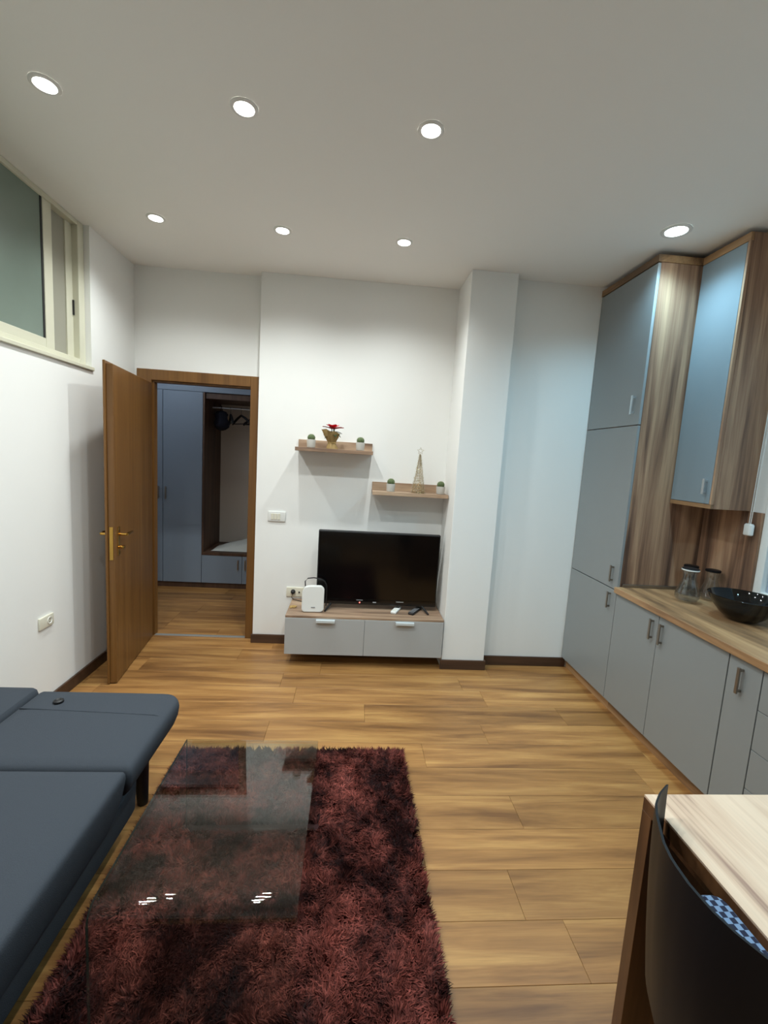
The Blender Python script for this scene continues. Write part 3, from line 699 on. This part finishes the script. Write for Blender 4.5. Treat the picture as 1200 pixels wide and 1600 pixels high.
for k, (f, wf) in enumerate(((0, 1), (0, -1), (.55, .9), (.55, -.9), (1, 0))):
    a = lean * f * 1.2
    h_ = ln * f * np.cos(a * .9); r_ = ln * f * np.sin(a * .9)
    V[:, k, 0] = px + dx * r_ + wx * wd * wf; V[:, k, 1] = py + dy * r_ + wy * wd * wf; V[:, k, 2] = .010 + h_
me = bpy.data.meshes.new('pile')
me.vertices.add(NT * 5); me.vertices.foreach_set('co', V.reshape(-1))
base = np.arange(NT)[:, None] * 5
tris = np.concatenate([base + np.array([[0, 1, 3]]), base + np.array([[0, 3, 2]]), base + np.array([[2, 3, 4]])], axis=1).reshape(-1)
nf = NT * 3
me.loops.add(nf * 3); me.loops.foreach_set('vertex_index', tris.astype(np.int32))
me.polygons.add(nf); me.polygons.foreach_set('loop_start', (np.arange(nf) * 3).astype(np.int32))
try: me.polygons.foreach_set('loop_total', np.full(nf, 3, np.int32))
except Exception: pass
at_ = me.attributes.new('tuft', 'FLOAT', 'POINT'); at_.data.foreach_set('value', np.repeat(rs.rand(NT), 5).astype(np.float32))
me.update(calc_edges=True); me.validate()
me.materials.append(M['pile'])
o = bpy.data.objects.new('pile', me); COL.objects.link(o); o.parent = rg; o['kind'] = 'stuff'

# ------------------------------------------------------------------ bent glass coffee table
GX0, GX1, GY0, GY1, GZ, GT, GR = -.612, -.083, 1.030, 1.730, .42, .012, .045
path = []
def arc(cyy, cz, r, a0, a1, n=10): return [(cyy + r * math.cos(a0 + (a1 - a0) * i / n), cz + r * math.sin(a0 + (a1 - a0) * i / n)) for i in range(n + 1)]
FZ = .013
outer = [(GY0, FZ)] + arc(GY0 + GR, GZ - GR, GR, PI, PI / 2) + arc(GY1 - .014, GZ - .014, .014, PI / 2, 0, 6) + [(GY1, FZ)]
r2 = GR - GT
inner = [(GY0 + GT, FZ)] + arc(GY0 + GR, GZ - GR, r2, PI, PI / 2) + arc(GY1 - .014, GZ - .014, .002, PI / 2, 0, 6) + [(GY1 - GT, FZ)]
gt = thing('coffee_table', 'clear bent glass coffee table standing on the burgundy rug', 'table', ((GX0 + GX1) / 2, (GY0 + GY1) / 2, FZ)); q = gt.location
bm = bmesh.new(); n = len(outer)
vo = [[bm.verts.new((x - q[0], yy - q[1], z - q[2])) for yy, z in outer] for x in (GX0, GX1)]
vi = [[bm.verts.new((x - q[0], yy - q[1], z - q[2])) for yy, z in inner] for x in (GX0, GX1)]
for i in range(n - 1):
    bm.faces.new((vo[0][i], vo[0][i + 1], vo[1][i + 1], vo[1][i])); bm.faces.new((vi[0][i], vi[1][i], vi[1][i + 1], vi[0][i + 1]))
    for k in (0, 1):
        bm.faces.new((vo[k][i], vi[k][i], vi[k][i + 1], vo[k][i + 1]))
for i in (0, n - 1): bm.faces.new((vo[0][i], vo[1][i], vi[1][i], vi[0][i]))
gl = obj('glass_sheet', bm, 'glass', gt, True)
M['glass_edge'] = plain('green_glass_edge', srgb(44, 56, 50), 0.15)
gl.data.materials.append(M['glass_edge'])
for p in gl.data.polygons:
    if abs(p.normal.x) > .9: p.material_index = 1

# ------------------------------------------------------------------ dining table and chair
DX, DY1, DZT = .822, 1.032, .75
dt = thing('dining_table', 'wooden dining table with pale streaked top and panel ends, lower right', 'table', (1.2, .3, 0)); q = dt.location
bx('table_top', 'table_top', dt, DX, 1.62, -.45, DY1, DZT - .006, DZT, .0008, q)
bx('top_core', 'table_side', dt, DX, 1.62, -.45, DY1, DZT - .042, DZT - .0062, .001, q)
bx('end_panel', 'table_side', dt, DX, 1.62, DY1 - .036, DY1, 0, DZT - .0425, .001, q)
bx('end_panel', 'table_side', dt, DX, 1.62, -.45, -.414, 0, DZT - .0425, .001, q)
bx('apron', 'table_side', dt, DX + .06, DX + .078, -.413, DY1 - .037, DZT - .12, DZT - .0425, .001, q)
bx('apron', 'table_side', dt, 1.54, 1.558, -.413, DY1 - .037, DZT - .12, DZT - .0425, .001, q)

CX, CY, CZ = .898, .700, .84
ch = thing('shell_chair', 'dark curved-back shell chair pulled up to the dining table', 'chair', (CX, CY, 0))
RIMD = ([0, .05, .09, .12, .16, .195, .228, .255], [0, .004, .016, .031, .051, .074, .108, .146])
def back_pt(d, z, off):
    x = float(np.interp(abs(d), *RIMD)); t = (CZ - z) / (CZ - .42)
    k = 1 - .30 * t ** 2
    return Vector((.668 - CX + x * k + .035 * t ** 2 + off, d * (1 - .16 * t ** 1.5), z))
bm = bmesh.new(); nu, nv = 44, 12
ds = [.255 * math.sin(PI / 2 * (-1 + 2 * i / nu)) for i in range(nu + 1)]; zs_ = [CZ - (CZ - .42) * j / nv for j in range(nv + 1)]
g0 = [[bm.verts.new(back_pt(d, z, 0)) for z in zs_] for d in ds]; g1 = [[bm.verts.new(back_pt(d, z, .006)) for z in zs_] for d in ds]
for i in range(nu):
    for j in range(nv):
        bm.faces.new((g0[i][j], g0[i + 1][j], g0[i + 1][j + 1], g0[i][j + 1])); bm.faces.new((g1[i][j], g1[i][j + 1], g1[i + 1][j + 1], g1[i + 1][j]))
    bm.faces.new((g0[i][0], g1[i][0], g1[i + 1][0], g0[i + 1][0])); bm.faces.new((g0[i][nv], g0[i + 1][nv], g1[i + 1][nv], g1[i][nv]))
for i in (0, nu):
    for j in range(nv): bm.faces.new((g0[i][j], g0[i][j + 1], g1[i][j + 1], g1[i][j]))
obj('back_shell', bm, 'shell', ch, True)
bm = bmesh.new(); loft(bm, -.150, .235, -.175, .175, .10, [(.40, .05), (.405, .02), (.42, .004), (.436, 0), (.444, .006), (.446, .03)]); obj('seat', bm, 'shell', ch, True)
bm = bmesh.new(); loft(bm, -.130, .20, -.15, .15, .08, [(.447, .01), (.452, 0), (.472, 0), (.482, .012), (.485, .05)]); obj('seat_pad', bm, 'pad', ch, True)
for a in (45, 135, 225, 315):
    a = math.radians(a); bm = bmesh.new(); tube(bm, [(.11 * math.cos(a), .11 * math.sin(a), .405), (.235 * math.cos(a), .235 * math.sin(a), .0)], [.016, .011], 10)
    for v in bm.verts: v.co.z = max(0, v.co.z)
    obj('leg', bm, 'blackmatt', ch, True)
cu = thing('patterned_cushion', 'navy and pale blue blocky-patterned cushion standing inside the dark shell chair', 'cushion', (.764, .655, .486))
bm = bmesh.new(); loft(bm, -.036, .036, -.105, .105, .026, [(0, .014), (.02, .003), (.12, -.002), (.247, .0), (.268, .006), (.278, .016)]); obj('cushion_body', bm, 'pad', cu, True)

# ------------------------------------------------------------------ hall beyond the door
HYF = 5.04
struct(bx('wall_hall_back', 'wall', None, -3.2, .2, 5.66, 5.78, 0, 2.75, 0), 'hall wall behind the wardrobe')
struct(bx('wall_hall_left', 'wall', None, -3.05, -2.93, YD + .12, 5.66, 0, 2.75, 0), 'left end wall of the hall')
struct(bx('wall_hall_right', 'wall', None, 0.0, .12, YD + .12, 5.66, 0, 2.75, 0), 'right end wall of the hall')
struct(bx('wall_hall_front', 'wall', None, -2.93, XL - .141, YD + .0, YD + .05, 0, 2.75, 0), 'hall side of the living room wall')
bm = bmesh.new(); box(bm, -3.2, .2, YD + .121, 5.78, 2.75, 2.83); struct(obj('ceiling_hall', bm, 'ceiling'), 'hall ceiling', 'ceiling')
wd_ = thing('hall_wardrobe', 'blue-grey hall wardrobe with open walnut coat niche seen through the door', 'wardrobe', (-1.6, 5.34, 0)); q = wd_.location
bx('plinth', 'walnut', wd_, -2.9, -.03, HYF + .02, HYF + .04, 0, .062, .001, q)
bx('carcass', 'wardrobe', wd_, -2.9, -1.66, HYF + .02, 5.655, .064, 2.72, .001, q)
for a, c in ((-2.66, -2.068), (-2.065, -1.645)):
    dd = bx('wardrobe_door', 'wardrobe', wd_, a + .0015, c - .0015, HYF, HYF + .018, .064, 2.176, .0015, q)
bx('wardrobe_door', 'wardrobe', wd_, -2.9, -2.6635, HYF, HYF + .018, .064, 2.176, .0015, q)
for hx_ in (-2.105, -2.03):
    bm = bmesh.new(); box(bm, hx_ - .007 - q[0], hx_ + .007 - q[0], HYF - .024 - q[1], HYF - .016 - q[1], 1.0, 1.14, .001)
    for z in (1.02, 1.12): box(bm, hx_ - .004 - q[0], hx_ + .004 - q[0], HYF - .017 - q[1], HYF - q[1], z - .004, z + .004)
    obj('handle', bm, 'steel', wd_)
for a, c in ((-2.9, -2.153), (-2.15, -1.1), (-1.097, -.03)):
    bx('top_door', 'wardrobe', wd_, a + .0015, c - .0015, HYF, HYF + .018, 2.180, 2.70, .0015, q)
bx('niche_side', 'walnut', wd_, -1.643, -1.625, HYF, 5.655, .42, 2.176, .001, q)
bx('niche_back', 'niche_back', wd_, -1.623, -.05, 5.640, 5.655, .42, 2.15, .001, q)
bx('niche_top', 'walnut', wd_, -1.623, -.05, HYF + .02, 5.638, 2.115, 2.176, .001, q)
bx('top_carcass', 'wardrobe', wd_, -1.64, -.05, HYF + .02, 5.655, 2.18, 2.72, .001, q)
bx('bench_board', 'walnut', wd_, -1.643, -.05, HYF - .002, 5.655, .385, .418, .001, q)
bx('bench_carcass', 'wardrobe', wd_, -1.64, -.05, HYF + .02, 5.655, .064, .384, .001, q)
for a, c, hx_ in ((-1.643, -1.195, -1.235), (-1.193, -.75, -1.155), (-.748, -.05, -.70)):
    dd = bx('bench_door', 'wardrobe', wd_, a + .0015, c - .0015, HYF, HYF + .018, .064, .382, .0015, q)
    bm = bmesh.new(); box(bm, hx_ - .007 - q[0], hx_ + .007 - q[0], HYF - .024 - q[1], HYF - .016 - q[1], .23, .345, .001)
    for z in (.245, .33): box(bm, hx_ - .004 - q[0], hx_ + .004 - q[0], HYF - .017 - q[1], HYF - q[1], z - .004, z + .004)
    obj('handle', bm, 'steel', dd)
RZ, RYY = 2.045, 5.30
bm = bmesh.new(); tube(bm, [(-1.623 - q[0], RYY - q[1], RZ), (-.05 - q[0], RYY - q[1], RZ)], .011, 12); obj('coat_rail', bm, 'chrome', wd_, True)

def hanger(x, rz, label, mat='blackmatt'):
    t = thing('coat_hanger', label, 'hanger', (x, RYY, RZ), 0, 'dark coat hangers on the hall rail')
    c_, s_ = math.cos(rz), math.sin(rz); P_ = lambda a, b_, z: (a * c_ - b_ * s_, a * s_ + b_ * c_, z)
    bm = bmesh.new()
    tube(bm, [(.0, -.016, -.006), (.0, -.0125, .010), (.0, 0, .0158), (.0, .0125, .010), (.0, .0165, -.004), (.0, .011, -.022), (.0, 0, -.038), (.0, 0, -.075)], .0028, 6); obj('hook', bm, 'steel', t, True)
    bm = bmesh.new()
    for k in (1, -1):
        tube(bm, [P_(0, 0, -.07), P_(.004, .08 * k, -.10), P_(.006, .19 * k, -.155), P_(.006, .205 * k, -.175)], [.012, .014, .014, .008], 8)
    obj('shoulder_bar', bm, mat, t, True)
    bm = bmesh.new(); tube(bm, [P_(.004, -.19, -.165), P_(.004, .19, -.165)], .006, 6); obj('trouser_bar', bm, mat, t, True)
hanger(-1.42, .35, 'dark coat hanger on the hall rail, nearest the navy bundle')
hanger(-1.30, .75, 'dark coat hanger hanging askew in the middle of the hall rail')
hanger(-1.13, 1.0, 'dark coat hanger turned sideways, rightmost on the hall rail')
t = thing('navy_bundle', 'dark navy cloth bundle hanging at the left end of the hall rail', 'bag', (-1.52, RYY, RZ))
bm = bmesh.new(); seg = 24; rings = []
for r, z in ((.012, -.030), (.045, -.04), (.07, -.07), (.062, -.12), (.08, -.17), (.072, -.215), (.04, -.245), (.015, -.255)):
    rings.append([bm.verts.new((r * (1 + .18 * math.sin(5 * 2 * PI * i / seg + z * 30)) * math.cos(2 * PI * i / seg), r * (1 + .14 * math.cos(4 * 2 * PI * i / seg)) * math.sin(2 * PI * i / seg), z)) for i in range(seg)])
for a, c in zip(rings, rings[1:]):
    for i in range(seg): bm.faces.new((a[i], c[i], c[(i + 1) % seg], a[(i + 1) % seg]))
bm.faces.new(rings[0]); bm.faces.new(list(reversed(rings[-1]))); obj('cloth', bm, 'navy', t, True)
bm = bmesh.new(); tube(bm, [(0, .022, -.045), (0, .019, -.01), (0, .013, .011), (0, 0, .0175), (0, -.013, .011), (0, -.019, -.01), (0, -.022, -.045)], .004, 6); obj('strap', bm, 'blackmatt', t, True)
# crumpled white cloth on the bench
bm = bmesh.new(); gx, gy = 36, 18; vs = []
for i in range(gx + 1):
    for j in range(gy + 1):
        u, v = i / gx, j / gy; env = (math.sin(PI * u) ** .55) * (math.sin(PI * v) ** .6)
        nzv = mnoise.noise(Vector((u * 5, v * 4, 1.3))) * .5 + mnoise.noise(Vector((u * 11, v * 9, 4))) * .25
        prof = .35 + .65 * min(1, u * 1.3)
        vs.append(bm.verts.new(((u - .5) * .72 * (1 + .05 * nzv), (v - .5) * .34, .005 + env * prof * (.16 + .08 * nzv))))
for i in range(gx):
    for j in range(gy):
        a = i * (gy + 1) + j; bm.faces.new((vs[a], vs[a + gy + 1], vs[a + gy + 2], vs[a + 1]))
rim = [e for e in bm.edges if e.is_boundary]
bmesh.ops.edgeloop_fill(bm, edges=rim)
tag(obj('folded_cloth', bm, 'cloth', None, True, (-1.20, 5.27, .4185)), 'crumpled white cloth lying on the hall bench', 'cloth')

# ------------------------------------------------------------------ downlights (fixture + its lamp)
def downlight(x, y, label, kitchen=False, group=None):
    t = thing('ceiling_downlight', label, 'ceiling light', (x, y, H), 0, group)
    s = 1.7 if kitchen else 1.2
    bm = bmesh.new(); lathe(bm, [(.045 * s, -.0005), (.045 * s, -.005), (.040 * s, -.008), (.033 * s, -.007), (.031 * s, -.002)], seg=36); obj('trim_ring', bm, 'white', t, True)
    bm = bmesh.new(); lathe(bm, [(.031 * s, -.0035), (.018 * s, -.0045), (.004, -.005)], seg=32, cap0=True, cap1=True); obj('lens', bm, 'lamp_kitchen' if kitchen else 'lamp_room', t, True)
    ld = bpy.data.lights.new('spot_lamp', 'SPOT'); ld.energy = KITCHEN_WATT if kitchen else ROOM_WATT
    ld.color = KITCHEN_LIGHT if kitchen else ROOM_LIGHT; ld.spot_size = math.radians(BEAM); ld.spot_blend = BEAM_BLEND; ld.shadow_soft_size = .03
    lo = bpy.data.objects.new('spot_lamp', ld); COL.objects.link(lo); lo.parent = t; lo.location = (0, 0, -.03)
cols = ('leftmost', 'middle', 'rightmost')
for r in range(3):
    for c in range(3):
        yy = 2.94 - .9644 * r; xx = -1.245 + .747 * c
        if r == 0: lb, g = f'recessed ceiling downlight, {cols[c]} of the row nearest the television wall', 'ceiling downlights, far row'
        elif r == 1: lb, g = f'recessed ceiling downlight, {cols[c]} of the front row of three', 'ceiling downlights, front row'
        else: lb, g = f'recessed ceiling downlight above the viewer, outside the frame, {cols[c]} of its row', 'ceiling downlights above the viewer'
        downlight(xx, yy, lb, False, g)
downlight(1.71, 2.506, 'cool white recessed downlight beside the tall kitchen cabinet', True)
downlight(1.71, 1.50, 'cool white downlight outside the frame, over the narrow kitchen cabinet', True, 'kitchen downlights above the viewer')
downlight(1.71, .50, 'cool white downlight outside the frame, above the dining table edge', True, 'kitchen downlights above the viewer')

# unseen fill lamp on the hall ceiling, added to brighten the dim hall
t = thing('hall_fill_lamp', 'small round cool white fill lamp added to brighten the dim hall, outside the frame', 'ceiling light', (-2.0, 4.35, 2.75))
bm = bmesh.new(); lathe(bm, [(.11, 0), (.115, -.02), (.10, -.03)], seg=32); obj('base', bm, 'white', t, True)
bm = bmesh.new(); lathe(bm, [(.10, -.03), (.09, -.05), (.06, -.065), (.01, -.07)], seg=32, cap1=True); obj('dome', bm, glow('hall_fill_dome', (.7, .85, 1, 1), 1.0), t, True)
ld = bpy.data.lights.new('point_lamp', 'POINT'); ld.energy = HALL_WATT; ld.color = HALL_LIGHT; ld.shadow_soft_size = .08
lo = bpy.data.objects.new('point_lamp', ld); COL.objects.link(lo); lo.parent = t; lo.location = (0, 0, -.16)
